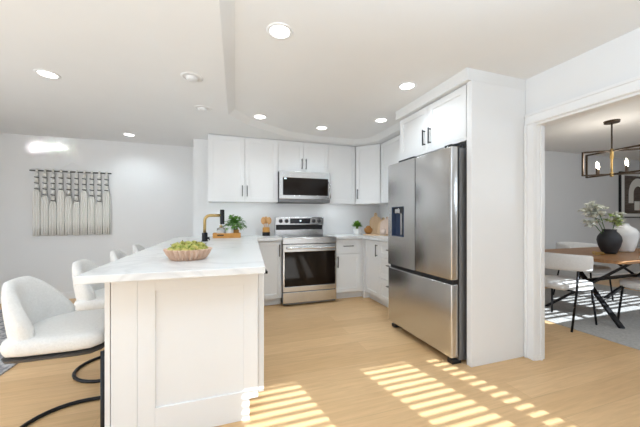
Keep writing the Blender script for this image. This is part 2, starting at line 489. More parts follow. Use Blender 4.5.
# diagonal corner wall cabinet
CX0, CY0, CX1, CY1 = 1.948, 4.08, 2.228, 3.80
ang = math.atan2(CY1-CY0, CX1-CX0); dw = math.hypot(CX1-CX0, CY1-CY0)
def diag_body(b):
    Ti = Matrix.Rotation(-ang, 3, 'Z')
    pts = []
    for px, py in ((CX0, CY0), (CX1, CY1), (2.558, CY1), (2.558, 4.408), (CX0, 4.408)):
        v = Ti @ Vector((px-CX0, py-CY0, 0)); pts.append((v.x, v.y))
    pts[0] = (0.012, 0.021); pts[1] = (dw-0.012, 0.021)
    b.prism(pts, ZB, ZS-0.001)
cabinet('corner_wall_cabinet', 'white diagonal corner wall cabinet with one door', (CX0, CY0, 0), ang, dw, 0.3, ZB, ZS-0.001,
        [('door', 0.004, dw-0.004, ZB, ZS-0.012, (0.04, 1.55, 0.15, True))], body=diag_body)
cabinet('wall_cabinet', 'white wall cabinet on the right wall between corner cabinet and refrigerator', (2.228, 3.795, 0), R(-90), 1.03, 0.328, ZB, ZS-0.001,
        [('door', 0, 0.515, ZB, ZS-0.012, (0.48, 1.55, 0.15, True)), ('door', 0.515, 1.03, ZB, ZS-0.012, (0.55, 1.55, 0.15, True))])
ZF = 2.2585
# cabinet above the refrigerator with its tall side panel
t = cabinet('refrigerator_cabinet', 'white two-door cabinet over the refrigerator with a tall white end panel', (1.84, 2.74, 0), R(-90), 0.985, 0.585, 1.81, ZF,
        [('door', 0.02, 0.475, 1.825, ZF-0.008, (0.435, 1.95, 0.15, True)), ('door', 0.475, 0.93, 1.825, ZF-0.008, (0.515, 1.95, 0.15, True))],
        body=lambda b: b.box(0, 0.934, 0.021, 0.715, 1.81, ZF).box(0.0, 0.934, 0.0, 0.022, 1.80, 1.826))
part('end_panel', MB().box(0.936, 0.985, 0.0, 0.588, 0.0, ZF, 0.002, 1), 'cab', t, label='tall white end panel beside the refrigerator')

# base cabinets
ZT = 0.879
BF = 3.80
cabinet('base_cabinet', 'narrow white base cabinet between the peninsula and the range', (0.40, BF, 0), 0, 0.327, 0.608, 0, ZT,
        [('door', 0.03, 0.327, 0.105, 0.872, (0.295, 0.745, 0.16, True))], toe=True)
cabinet('base_cabinet', 'white base cabinet with drawer over door just right of the range', (1.496, BF, 0), 0, 0.457, 0.608, 0, ZT,
        [('drawer', 0, 0.40, 0.665, 0.872, (0.2, 0.775, 0.16, False)), ('door', 0, 0.40, 0.105, 0.66, (0.035, 0.55, 0.16, True))], toe=True)
cabinet('base_cabinet', 'white corner base cabinet with one upright handle on the right wall', (1.953, 3.80, 0), R(-90), 0.43, 0.60, 0, ZT,
        [('door', 0.045, 0.43, 0.105, 0.872, (0.385, 0.74, 0.16, True))], toe=True,
        body=lambda b: b.box(0, 0.43, 0.021, 0.605, 0.10, ZT).box(0.0, 0.43, 0.085, 0.605, 0, 0.10).box(-0.607, 0, 0.001, 0.605, 0.10, ZT).box(-0.607, 0, 0.001, 0.605, 0, 0.10))
cabinet('drawer_cabinet', 'white base cabinet with three drawers beside the refrigerator', (1.953, 3.368, 0), R(-90), 0.60, 0.605, 0, ZT,
        [('drawer', 0, 0.60, 0.665, 0.872, (0.3, 0.775, 0.16, False)), ('drawer', 0, 0.60, 0.39, 0.66, (0.3, 0.58, 0.16, False)), ('drawer', 0, 0.60, 0.105, 0.385, (0.3, 0.32, 0.16, False))], toe=True)

# peninsula base
pen = thing('peninsula', 'white panelled kitchen peninsula base in the left foreground', 'kitchen island', (-0.2, 1.72, 0))
def W(pts): return [(x+0.2, y-1.72) for x, y in pts]
a_k = (0.37-0.19)/(3.72-1.72)       # right face leans outwards by this much per metre
body = MB().prism(W([(-0.32, 1.757), (0.165, 1.757), (0.165, 3.80), (0.395, 3.80), (0.395, 4.405), (-0.32, 4.405)]), 0.105, ZT)
body.prism(W([(-0.32, 1.757), (0.10, 1.757), (0.10, 3.86), (0.395, 3.86), (0.395, 4.405), (-0.32, 4.405)]), 0.0, 0.105)
part('body', body, 'cab', pen)
ep = MB()
def vp(pts, y0, y1):     # polygon in x,z extruded in y
    m = MB()
    a = [m.bm.verts.new((x+0.2, y0-1.72, z)) for x, z in pts]; b = [m.bm.verts.new((x+0.2, y1-1.72, z)) for x, z in pts]
    n = len(pts); m.bm.faces.new(a[::-1]); m.bm.faces.new(b)
    for i in range(n): m.bm.faces.new((a[i], a[(i+1) % n], b[(i+1) % n], b[i]))
    return m
part('end_panel', vp([(-0.575, 0), (0.138, 0), (0.138, 0.117), (0.187, 0.117), (0.187, ZT), (-0.575, ZT)], 1.735, 1.757), 'cab', pen)
part('pilaster', MB().box(-0.575+0.2, -0.552+0.2, -0.004, 0.015, 0, ZT, 0.0015, 1).box(-0.549+0.2, -0.432+0.2, -0.002, 0.015, 0, ZT, 0.0015, 1), 'cab', pen)
fp = MB(); fx0, fx1, fz0, fz1, fw = -0.430+0.2, 0.187+0.2, 0.0, 0.868, 0.082
fp.box(fx0, fx0+fw, -0.006, 0.014, fz0, fz1, 0.0015, 1).box(fx1-fw, fx1, -0.006, 0.014, 0.119, fz1, 0.0015, 1).box(fx1-fw, fx1-0.049, -0.006, 0.014, 0, 0.119, 0.0005, 1)
fp.box(fx0+fw-0.001, fx1-fw+0.001, -0.006, 0.014, fz0, fz0+0.165, 0.0015, 1).box(fx0+fw-0.001, fx1-fw+0.001, -0.006, 0.014, fz1-fw, fz1, 0.0015, 1)
fp.box(fx0+fw-0.002, fx1-fw+0.002, 0.003, 0.014, fz0+0.16, fz1-fw+0.002)
part('shaker_panel', fp, 'cab', pen)
# doors on the kitchen face of the peninsula, beyond the dishwasher
rzp = R(90)
for i in range(2):
    x0 = 0.66 + i*0.60
    f = shaker(x0+G, x0+0.60-G, 0.108, 0.868)
    Tm = Matrix.Translation((0.187+0.2, 1.757-1.72, 0)) @ Matrix.Rotation(rzp, 4, 'Z')
    bmesh.ops.transform(f.bm, matrix=Tm, verts=f.bm.verts)
    d = part('door', f, 'cab', pen)
    h = handle_mb(x0+(0.55 if i == 0 else 0.05), 0.74, 0.16, True)
    bmesh.ops.transform(h.bm, matrix=Tm, verts=h.bm.verts)
    part('handle', h, 'gun', d, label='dark grey bar handle')

# dishwasher in the peninsula
dwt = thing('dishwasher', 'white-fronted dishwasher set into the kitchen side of the peninsula', 'dishwasher', (0.1925, 1.762, 0), rzp)
part('door', MB().box(0.003, 0.60, -0.036, 0.0, 0.118, 0.865, 0.003), 'cab', dwt)
part('control_strip', MB().box(0.003, 0.60, -0.030, -0.002, 0.8655, 0.876), 'plasticblack', dwt, label='dark control strip')
part('handle', MB().box(0.02, 0.58, -0.062, -0.050, 0.828, 0.846, 0.004).box(0.02, 0.035, -0.058, -0.034, 0.83, 0.844).box(0.565, 0.58, -0.058, -0.034, 0.83, 0.844), 'black', dwt, label='black bar handle')

# countertops
CT0, CT1 = 0.880, 0.916
ct = tag(part('countertop', MB().prism([(-0.63, 1.53), (0.205, 1.53), (0.395, 3.76), (0.727, 3.76), (0.727, 4.408), (-0.63, 4.408)], CT0, CT1, 0.003), 'quartz'),
    'white quartz worktop of the peninsula running to the left of the range', 'countertop')
tag(part('countertop', MB().prism([(1.496, 3.76), (1.915, 3.76), (1.915, 2.765), (2.558, 2.765), (2.558, 4.408), (1.496, 4.408)], CT0, CT1, 0.003), 'quartz'),
    'white quartz worktop in the corner right of the range', 'countertop')

# ================================================================== RANGE
rg = thing('range', 'stainless steel freestanding electric range with black oven window', 'stove', (0.730, 3.73, 0))
RW = 0.762
part('body', MB().box(0, RW, 0.035, 0.64, 0.035, 0.90).box(0.01, RW-0.01, 0.02, 0.6, 0.02, 0.05), 'dsteel', rg)
part('cooktop', MB().box(0.0, RW, 0.0, 0.58, 0.902, 0.918, 0.004), 'steelh', rg)
ctp = MB().box(0.03, RW-0.03, 0.04, 0.56, 0.9182, 0.9205, 0.001, 1)
gl = part('glass_top', ctp, 'blackglass', rg, label='black glass cooktop')
for bx, by, br in ((0.2, 0.17, 0.105), (0.56, 0.17, 0.085), (0.2, 0.43, 0.075), (0.56, 0.43, 0.105)):
    part('burner', MB().tube([(bx+br*math.cos(a*PI/16), by+br*math.sin(a*PI/16), 0.9207) for a in range(32)], 0.0012, 4, True), 'gun', gl)
part('front_rail', MB().box(0.0, RW, 0.004, 0.035, 0.832, 0.902, 0.004), 'steelh', rg)
od = MB()
od.box(0.004, RW-0.004, 0.0, 0.034, 0.725, 0.822, 0.004).box(0.004, RW-0.004, 0.0, 0.034, 0.195, 0.262, 0.004)
od.box(0.004, 0.022, 0.0, 0.034, 0.255, 0.73, 0.003).box(RW-0.022, RW-0.004, 0.0, 0.034, 0.255, 0.73, 0.003)
odo = part('oven_door', od, 'steelh', rg)
part('oven_window', MB().box(0.02, RW-0.02, 0.004, 0.03, 0.258, 0.728), 'blackglass', odo, label='black oven glass')
oh = MB().tube([(0.05, -0.045, 0.778), (RW-0.05, -0.045, 0.778)], 0.013, 12)
for hx in (0.07, RW-0.07): oh.box(hx-0.012, hx+0.012, -0.045, 0.002, 0.768, 0.788, 0.002)
part('handle', oh, 'steelh', odo, autosmooth=40)
part('storage_drawer', MB().box(0.004, RW-0.004, 0.002, 0.034, 0.045, 0.185, 0.004), 'steelh', rg)
for fx in (0.05, RW-0.05):
    part('foot', MB().lathe([(0.018, 0), (0.018, 0.03)], (fx, 0.1, 0), 12), 'plasticblack', rg)
bg = MB()
bg.box(0.0, RW, 0.585, 0.665, 0.915, 1.00, 0.003).box(0.0, RW, 0.61, 0.665, 0.99, 1.08)
bg.box(0.0, RW, 0.56, 0.665, 1.072, 1.195, 0.006)
bgo = part('backguard', bg, 'steelh', rg)
part('vent_strip', MB().box(0.012, RW-0.012, 0.60, 0.612, 1.0005, 1.0715), 'plasticblack', bgo, label='black strip below the controls')
disp = part('display', MB().box(0.22, 0.54, 0.555, 0.561, 1.095, 1.172, 0.002), 'display', rg, label='dark control display')
part('clock', MB().box(0.37, 0.395, 0.5535, 0.5555, 1.128, 1.146), 'digits', disp, label='lit clock')
for kx in (0.075, 0.165, 0.595, 0.685):
    k = MB().lathe([(0.030, 0), (0.030, 0.006), (0.024, 0.008), (0.022, 0.034), (0.015, 0.037)], n=20)
    k.box(-0.004, 0.004, -0.022, 0.022, 0.034, 0.042)
    bmesh.ops.transform(k.bm, matrix=Matrix.Translation((kx, 0.56, 1.133)) @ Matrix.Rotation(R(90), 4, 'X'), verts=k.bm.verts)
    part('knob', k, 'gun', rg, autosmooth=40)

# ================================================================== MICROWAVE
mw = thing('microwave', 'stainless over-the-range microwave under the short cabinet', 'microwave', (0.731, 3.985, 1.405))
MW = 0.756; MH = 0.438
part('body', MB().box(0, MW, 0.03, 0.42, 0, MH), 'plasticblack', mw)
md = MB()
md.box(0.0, MW, 0, 0.03, 0.348, MH, 0.004).box(0.0, MW, 0, 0.03, 0.045, 0.10, 0.004)
md.box(0.0, 0.05, 0, 0.03, 0.09, 0.355, 0.003).box(MW-0.03, MW, 0, 0.03, 0.09, 0.355, 0.003)
mdo = part('door', md, 'steelh', mw)
part('door_window', MB().box(0.048, MW-0.028, 0.004, 0.028, 0.098, 0.35), 'blackglass', mdo, label='dark microwave window')
mhm = MB().tube([(MW-0.035, -0.004, 0.30), (MW-0.02, -0.04, 0.285), (MW-0.015, -0.05, 0.18), (MW-0.02, -0.04, 0.075), (MW-0.035, -0.004, 0.06)], 0.011, 10)
part('handle', mhm, 'steelh', mdo, smooth=True)
part('vent_grille', MB().box(0.0, MW, 0.004, 0.03, 0.0, 0.043, 0.003), 'dsteel', mw, label='dark grey lower vent')
part('clock', MB().box(0.07, 0.10, 0.0025, 0.005, 0.325, 0.342), 'digits', mw, label='lit clock')

# ================================================================== REFRIGERATOR
fr = thing('refrigerator', 'large stainless french door refrigerator with freezer drawer below', 'refrigerator', (1.70, 2.735, 0), R(-90))
FW = 0.92
part('body', MB().box(0.012, FW-0.012, 0.088, 0.78, 0.03, 1.742), 'dsteel', fr, label='dark grey cabinet sides')
part('door_gasket', MB().box(0.02, FW-0.02, 0.066, 0.089, 0.07, 1.735), 'plasticblack', fr, label='black gap behind the doors')
dx0, dx1, dz0, dz1 = 0.072, 0.285, 0.985, 1.292
d1 = MB(); y0, y1 = 0.0, 0.066
SEAM = 0.462
d1.box(0, dx0, y0, y1, 0.68, 1.745).box(dx1, SEAM-0.003, y0, y1, 0.68, 1.745).box(dx0, dx1, y0, y1, 0.68, dz0).box(dx0, dx1, y0, y1, dz1, 1.745).box(dx0, dx1, 0.05, y1, dz0, dz1)
bmesh.ops.remove_doubles(d1.bm, verts=d1.bm.verts, dist=0.0002)
ld = part('door', d1, 'steel', fr, label='left door with water dispenser')
part('door', MB().box(SEAM+0.003, FW, y0, y1, 0.68, 1.745, 0.008, 3), 'steel', fr, autosmooth=40, label='right door')
disp_ = part('dispenser', MB().box(dx0+0.004, dx1-0.004, 0.044, 0.050, dz0+0.004, dz1-0.004)
     .box(dx0, dx0+0.006, -0.003, 0.05, dz0, dz1).box(dx1-0.006, dx1, -0.003, 0.05, dz0, dz1).box(dx0, dx1, -0.003, 0.05, dz1-0.006, dz1).box(dx0, dx1, -0.003, 0.05, dz0, dz0+0.012), 'navy', ld, label='dark blue water dispenser recess')
part('dispenser_hood', MB().box(dx0+0.006, dx1-0.006, 0.012, 0.05, 1.235, dz1-0.006), 'plasticblack', ld, label='black dispenser hood')
part('nozzle', MB().box(dx0+0.05, dx0+0.13, 0.002, 0.05, 1.222, 1.27, 0.006), 'steelh', ld, label='steel nozzle block')
part('paddle', MB().box(dx0+0.12, dx0+0.145, 0.022, 0.046, 1.0, 1.225, 0.004).box(dx0+0.155, dx1-0.008, 0.03, 0.046, 1.0, 1.225, 0.003), 'steelh', ld, label='steel paddle')
part('freezer_drawer', MB().box(0, FW, 0.0, 0.066, 0.062, 0.645, 0.008, 3), 'steel', fr, autosmooth=40)
part('drawer_grip', MB().box(0.004, FW-0.004, 0.028, 0.066, 0.6455, 0.679), 'plasticblack', fr, label='black grip recess above the freezer drawer')
part('hinge_cover', MB().box(0.15, 0.40, 0.03, 0.14, 1.7455, 1.772, 0.003), 'plasticblack', fr, label='black hinge cover')
part('hinge_cover', MB().box(FW-0.09, FW-0.015, 0.012, 0.12, 1.7455, 1.765, 0.003), 'plasticblack', fr, label='black hinge cover')
for fx in (0.05, FW-0.05):
    part('foot', MB().box(fx-0.03, fx+0.03, 0.03, 0.12, 0.0, 0.035, 0.004), 'plasticblack', fr, label='black foot')

# ================================================================== CEILING LIGHTS
def downlight(label, x, y, z, lit, power=17.0, first=[None]):
    t = thing('ceiling_light', label, 'ceiling light', (x, y, z), 0, 'recessed lights in the ceiling')
    part('trim_ring', MB().grid([[(r*math.cos(a*PI/16), r*math.sin(a*PI/16), zz) for a in range(32)] for r, zz in ((0.062, -0.001), (0.064, -0.006), (0.082, -0.004), (0.084, 0.0))], True, False, False), 'trim', t, smooth=True)
    part('diffuser', MB().lathe([(0.060, -0.0035), (0.060, -0.001)], n=28), 'lampon' if lit else 'lampoff', t, label='lit white diffuser' if lit else 'unlit white lens')
    if not lit:
        part('eyeball', MB().grid([[(0.045*math.cos(a*PI/12)*k, 0.045*math.sin(a*PI/12)*k, zz) for a in range(24)] for k, zz in ((1, -0.003), (0.95, -0.018), (0.7, -0.024))], True, False, True), 'lampoff', t, smooth=True)
    else:
        ld = bpy.data.lights.new('lamp_glow', 'SPOT'); ld.energy = power; ld.spot_size = R(150); ld.spot_blend = 0.8; ld.shadow_soft_size = 0.055; ld.color = (0.80, 0.92, 1.0)
        lo = bpy.data.objects.new('lamp_glow', ld); COL.objects.link(lo); lo.parent = t; lo.location = (0, 0, -0.012)
    return t
downlight('lit round recessed light nearest the camera in the raised kitchen ceiling', 0.33, 1.79, ZC, True)
downlight('lit round recessed light in front of the refrigerator cabinet', 1.54, 2.17, ZC, True)
downlight('lit round recessed light over the end of the peninsula by the left wall cabinets', 0.39, 3.36, ZC, True)
downlight('lit round recessed light in the kitchen ceiling in front of the microwave', 1.20, 3.52, ZC, True)
downlight('lit round recessed light in the kitchen ceiling near the corner cabinet', 1.78, 3.02, ZC, True)
downlight('lit round recessed light at the far left of the living room ceiling', -1.37, 2.92, ZC, True)
downlight('small lit recessed light near the far living room wall', -1.27, 4.66, ZC, True)
downlight('unlit white eyeball light in the lower ceiling, nearer of the two over the peninsula', -0.247, 2.50, ZS, False)
downlight('unlit white eyeball light in the lower ceiling closest to the left wall cabinets', -0.21, 3.17, ZS, False)

# ================================================================== BAR STOOLS
def barrel(a_in, b_in, th, span, zb, ztop, nn=28, p=2.4, lean=0.0, tip=0.6):
    """curved back shell wrapping round the -x side; ztop(t) with t in -1..1"""
    rings = []
    for i in range(nn+1):
        t = -1 + 2*i/nn
        a = t*span
        ca, sa = math.cos(a), math.sin(a)
        zt = ztop(t)
        k = 1.0
        e = 1 - max(0, (abs(t)-0.88)/0.12)**2
        e = math.sqrt(max(e, 0.04))
        h = (zt-zb)
        sec = []
        N = 16
        for j in range(N):
            q = 2*PI*j/N
            cx = math.copysign(abs(math.cos(q))**0.55, math.cos(q))
            cz = math.copysign(abs(math.sin(q))**0.75, math.sin(q))
            rr = th/2*cx*e
            zz = zb + h/2 + h/2*cz*(0.9+0.1*e)
            ln = lean*(zz-zb)
            px = -(a_in+th/2+rr+ln)*ca
            py = (b_in+th/2+rr+ln*0.6)*sa
            sec.append((px, py, zz))
        rings.append(sec)
    return MB().grid(rings, True, True, True)
def cushion(ax, ay, z0, z1, cx=0.0, n=36, pw=3.2, crown=0.008):
    h = z1-z0
    rings = []
    for f, zz in ((0.90, 0), (0.98, 0.12), (1.0, 0.35), (1.0, 0.65), (0.97, 0.88), (0.88, 0.98), (0.5, 1.0+crown/h), (0.1, 1.0+1.2*crown/h)):
        ring = []
        for k in range(n):
            a = 2*PI*k/n
            c, s_ = math.cos(a), math.sin(a)
            r = (abs(c)**pw + abs(s_)**pw)**(-1/pw)
            ring.append((cx+ax*f*r*c, ay*f*r*s_, z0+h*zz))
        rings.append(ring)
    return MB().grid(rings, True, True, True)
def stool_top(t):
    return 0.850 - 0.225*max(0, (abs(t)-0.22)/0.78)**1.6
def make_stool(label):
    s = thing('bar_stool', label, 'bar stool', (-0.795, 1.97, 0), 0, 'upholstered bar stools at the peninsula')
    part('seat', cushion(0.215, 0.25, 0.51, 0.592, -0.012, pw=6), 'fabric', s, smooth=True)
    part('backrest', barrel(0.195, 0.190, 0.065, R(68), 0.515, stool_top, lean=0.12), 'fabric', s, smooth=True)
    part('seat_band', cushion(0.213, 0.248, 0.486, 0.5095, -0.012, crown=0.0, pw=6), 'gun', s, autosmooth=40, label='dark metal band below the seat')
    hx, hy = 0.207, 0.235
    pts = [(hx, -hy, 0.495), (hx, -hy, 0.05), (hx-0.012, -hy, 0.016), (hx-0.05, -hy, 0.012)]
    for k in range(0, 17):
        a = -PI/2 - PI*k/16
        pts.append((-0.03+0.25*math.cos(a), hy*math.sin(a), 0.012))
    pts += [(hx-0.05, hy, 0.012), (hx-0.012, hy, 0.016), (hx, hy, 0.05), (hx, hy, 0.495)]
    part('sled_base', MB().tube(pts, 0.0115, 10), 'black', s, smooth=True, label='black bent steel sled base')
    part('footrest', MB().tube([(hx, -hy, 0.22), (hx, hy, 0.22)], 0.010, 10), 'black', s, smooth=True, label='black footrest bar')
    return s
st = make_stool('cream barrel-back bar stool nearest the camera with its whole seat in view')
dup(st, (-0.795, 2.67, 0), 0, 'cream bar stool second from the camera showing behind the worktop corner')
dup(st, (-0.795, 3.41, 0), 0, 'cream bar stool third from the camera, only its back top over the worktop')
dup(st, (-0.795, 4.12, 0), 0, 'cream bar stool farthest from the camera, barely above the worktop')

# ================================================================== RUGS
tag(part('rug', MB().box(-3.2, -1.58, 2.1, 4.75, 0.0, 0.012, 0.004), 'speckrug'), 'speckled grey rug on the living room floor at far left', 'rug')
tag(part('rug', MB().box(3.50, 6.30, 1.0, 3.33, 0.0, 0.006, 0.002), 'rug'), 'grey woven rug under the dining table', 'rug')

# ================================================================== WALL HANGING
wh = thing('macrame_wall_hanging', 'cream macrame wall hanging with dark knots on the living room wall', 'wall hanging', (-2.11, 5.105, 0.915))
part('rod', MB().tube([(-0.485, 0, 0.935), (0.485, 0, 0.935)], 0.010, 10), 'darkcord', wh, smooth=True, label='dark wooden rod')
part('hanging_cord', MB().tube([(-0.17, 0, 0.945), (-0.02, 0.008, 1.075), (0.0, 0.012, 1.085), (0.02, 0.008, 1.075), (0.17, 0, 0.945)], 0.0022, 6), 'cord', wh)
counts = (3, 4, 5, 3, 4, 5, 3, 4, 5, 3)
for i, c in enumerate(counts):
    x = -0.405 + i*0.0925
    m = MB()
    m.tube([(x, -0.012, 0.925), (x+0.004, 0, 0.951), (x+0.006, 0.012, 0.93)], 0.014, 8)
    zk = 0.92
    for k in range(c):
        m.ball((x, -0.004, zk-0.040), 0.030, (0.75, 0.5, 1.05), u=10, v=8)
        zk -= 0.082
    # tassel of three soft flat strips
    for j in (-1, 0, 1):
        off = 0.030*j
        m.tube([(x, -0.004, zk+0.012), (x+off, -0.004, zk-0.05), (x+off*1.05, -0.004, 0.2+0.02*random.random()), (x+off*1.05, -0.004, 0.005+0.02*random.random())], [0.012, 0.0175, 0.0175, 0.015], 8)
    o = part('cord', m, 'cord', wh, smooth=True)
    d = MB(); zk = 0.92
    for k in range(c):
        d.tube([(x-0.022, -0.012, zk-0.076), (x, -0.022, zk-0.082), (x+0.024, -0.012, zk-0.084)], 0.0075, 6)
        zk -= 0.082
    d.tube([(x+0.024, -0.010, 0.92), (x+0.030, -0.016, zk+0.06), (x+0.040, -0.016, zk-0.06), (x+0.042, -0.016, 0.02)], 0.0028, 6)  # long dark line drawn in for the shadow gap beside each strip
    part('thread_and_shade', d, 'darkcord', o, smooth=True, label='charcoal knotting thread and dark line for the shadow gap')

# ================================================================== THINGS ON THE WORKTOPS
ZW = CT1
# fluted bowl and fruit
BX, BY = -0.215, 1.97
bowl = tag(part('fluted_bowl', MB().lathe([(0.030, 0.0), (0.108, 0.0), (0.120, 0.010), (0.138, 0.036), (0.152, 0.062), (0.156, 0.070), (0.150, 0.071), (0.132, 0.042), (0.112, 0.018), (0.085, 0.012), (0.02, 0.010)], n=312, flute=(26, 0.13)), 'bowlwood', smooth=True),
           'fluted tan wooden bowl of green fruit on the peninsula worktop', 'bowl')
bowl.location = (BX, BY, ZW)
bowl.scale = (0.88, 0.88, 0.95)
fm = MB().lathe([(0.003, -0.026), (0.017, -0.023), (0.024, -0.010), (0.023, 0.002), (0.015, 0.016), (0.009, 0.027), (0.002, 0.030)], n=14)
fruit = tag(part('green_fruit', fm, 'fruit', smooth=True), 'small yellow-green pear-shaped fruit heaped in the fluted bowl', 'fruit', 'green fruits in the fluted bowl')
part('stem', MB().tube([(0, 0, 0.029), (0.003, 0, 0.040)], 0.0018, 6), 'stem', fruit)
spots = []
for r, n, z, o in ((0.0, 1, 0.042, 0), (0.055, 6, 0.042, 0.2), (0.108, 14, 0.064, 0.1), (0.062, 8, 0.082, 0.5), (0.0, 3, 0.092, 0), (0.088, 10, 0.086, 0.3), (0.035, 4, 0.098, 0.2)):
    for k in range(n):
        a = o + 2*PI*k/n
        spots.append((BX + 0.86*r*math.cos(a) + random.uniform(-.004, .004), BY + 0.86*r*math.sin(a) + random.uniform(-.004, .004), ZW + 0.93*z + random.uniform(-.003, .003)))
for i, p in enumerate(spots):
    rot = (random.uniform(0.6, 1.6), random.uniform(-0.5, 0.5), random.uniform(0, 6.28))
    if i == 0:
        fruit.location = p; fruit.rotation_euler = rot
    else:
        dup(fruit, p, rot=rot)

# faucet
fc = thing('faucet', 'brushed gold kitchen faucet with black base and spray head', 'faucet', (-0.21, 3.45, ZW))
part('base', MB().lathe([(0.036, 0), (0.036, 0.008), (0.030, 0.012), (0.030, 0.092), (0.024, 0.097)], n=20), 'black', fc, autosmooth=40, label='black base')
part('lever', MB().tube([(0.022, 0, 0.035), (0.05, 0, 0.035)], 0.011, 10).tube([(0.046, 0, 0.035), (0.052, 0, 0.01)], 0.005, 8), 'black', fc, smooth=True, label='black lever')
pts = [(0, 0, 0.085), (0, 0, 0.23)]
for k in range(1, 9):
    a = k*PI/16
    pts.append((0.06-0.06*math.cos(a), 0, 0.23+0.06*math.sin(a)))
pts += [(0.17, 0, 0.29)]
part('spout', MB().tube(pts, 0.0165, 12), 'gold', fc, smooth=True, label='gold spout')
part('spray_head', MB().lathe([(0.019, -0.10), (0.024, -0.095), (0.025, 0.06), (0.021, 0.066)], (0.185, 0, 0.29), 16), 'black', fc, autosmooth=40, label='black spray head')

# tray with bottle, mug and plant
TX, TY = 0.030, 4.05
tr = thing('serving_tray', 'low warm wooden tray on the worktop behind the faucet', 'tray', (TX, TY, ZW))
part('base', MB().box(-0.165, 0.165, -0.10, 0.10, 0.0, 0.012, 0.003), 'oak', tr)
part('rim', MB().box(-0.175, 0.175, -0.11, -0.098, 0, 0.062, 0.003).box(-0.175, 0.175, 0.098, 0.11, 0, 0.062, 0.003).box(-0.175, -0.163, -0.10, 0.10, 0, 0.062, 0.003).box(0.163, 0.175, -0.10, 0.10, 0, 0.062, 0.003), 'oak', tr)
part('handle_slot', MB().box(-0.12, -0.04, -0.1115, -0.1095, 0.030, 0.045), 'plasticblack', tr, label='dark handle slot')
bt = thing('soap_bottle', 'clear glass soap bottle with gold pump on the wooden tray', 'bottle', (TX-0.075, TY-0.02, ZW+0.0125))
part('body', MB().lathe([(0.02, 0), (0.050, 0.001), (0.053, 0.01), (0.053, 0.105), (0.042, 0.118), (0.018, 0.125), (0.018, 0.14)], n=24), 'glass', bt, smooth=True)
part('pump', MB().lathe([(0.020, 0.132), (0.020, 0.150), (0.007, 0.152), (0.007, 0.178)], n=14).tube([(0, 0, 0.176), (0.035, -0.01, 0.176), (0.042, -0.012, 0.168)], 0.006, 8), 'gold', bt, autosmooth=40, label='gold pump')
part('label_band', MB().lathe([(0.0536, 0.03), (0.0536, 0.085)], n=24, cap0=False, cap1=False), 'mat', bt, smooth=True, label='pale label')
mg = thing('mug', 'white ceramic mug in the middle of the wooden tray', 'mug', (TX+0.035, TY-0.035, ZW+0.0125))
part('cup', MB().lathe([(0.03, 0), (0.046, 0.002), (0.049, 0.02), (0.050, 0.145), (0.046, 0.145), (0.044, 0.02), (0.01, 0.01)], n=24), 'ceramic', mg, smooth=True)
part('handle', MB().tube([(-0.03, 0.034, 0.10), (-0.048, 0.054, 0.095), (-0.054, 0.06, 0.065), (-0.048, 0.054, 0.035), (-0.03, 0.034, 0.03)], 0.006, 8), 'ceramic', mg, smooth=True)
pp = thing('potted_plant', 'leafy green potted plant at the right end of the wooden tray', 'potted plant', (TX+0.11, TY+0.03, ZW+0.0125))
part('pot', MB().lathe([(0.03, 0), (0.042, 0.002), (0.05, 0.09), (0.046, 0.09), (0.042, 0.075), (0.01, 0.07)], n=20), 'oak', pp, autosmooth=40, label='warm wooden pot')
lf = MB()
for i in range(260):
    a = random.uniform(0, 2*PI); el = random.uniform(-0.1, 1.4)
    d = Vector((math.cos(a)*math.cos(el), math.sin(a)*math.cos(el)*0.75, math.sin(el)))
    r = random.uniform(0.03, 0.11)
    lf.leaf(Vector((-0.02, 0, 0.13)) + d*r*1.25, d + Vector((random.uniform(-.5, .5), random.uniform(-.5, .5), random.uniform(-.3, .2))), random.uniform(0.06, 0.085), random.uniform(0.03, 0.042), 0.5)
part('foliage', lf, 'leaf', pp, smooth=True)
stm = MB()
for i in range(14):
    a = random.uniform(0, 2*PI)
    stm.tube([(0.01*math.cos(a), 0.01*math.sin(a), 0.07), (0.03*math.cos(a)-0.01, 0.03*math.sin(a), 0.12), (0.09*math.cos(a)-0.02, 0.07*math.sin(a), 0.17)], 0.002, 5)
part('stem', stm, 'darkleaf', pp)

# utensil crock
uc = thing('utensil_crock', 'wooden utensil crock with black foot left of the range', 'utensil holder', (0.585, 4.27, ZW))
part('foot_band', MB().lathe([(0.035, 0), (0.056, 0.001), (0.056, 0.055)], n=24), 'black', uc, autosmooth=40, label='black lower band')
part('cup', MB().lathe([(0.054, 0.055), (0.050, 0.125), (0.046, 0.125), (0.046, 0.06), (0.01, 0.058)], n=24, cap0=False), 'oak', uc, autosmooth=40)
def spoon(name, label, x, y, lean_x, lean_y, ln, hw, hl, kind):
    s = thing(name, label, 'kitchen utensil', (0.585+x, 4.27+y, ZW+0.062), 0)
    top = Vector((lean_x, lean_y, ln))
    part('handle', MB().tube([(0, 0, 0), tuple(top*0.75)], 0.0055, 8), 'spoonwood', s, smooth=True)
    part('head', MB().ball(tuple(top*0.85), 1, (hw, 0.008, hl)), 'spoonwood', s, smooth=True)
spoon('wooden_spoon', 'wooden spoon with round head leaning left in the crock', -0.012, 0, -0.035, 0.0, 0.19, 0.036, 0.055, 0)
spoon('wooden_spatula', 'broad wooden spatula standing upright in the middle of the crock', 0.0, 0.012, 0.0, 0.010, 0.20, 0.030, 0.055, 0)
spoon('wooden_spoon', 'wooden spoon with round head leaning right in the crock', 0.012, -0.004, 0.035, 0.0, 0.19, 0.036, 0.055, 0)

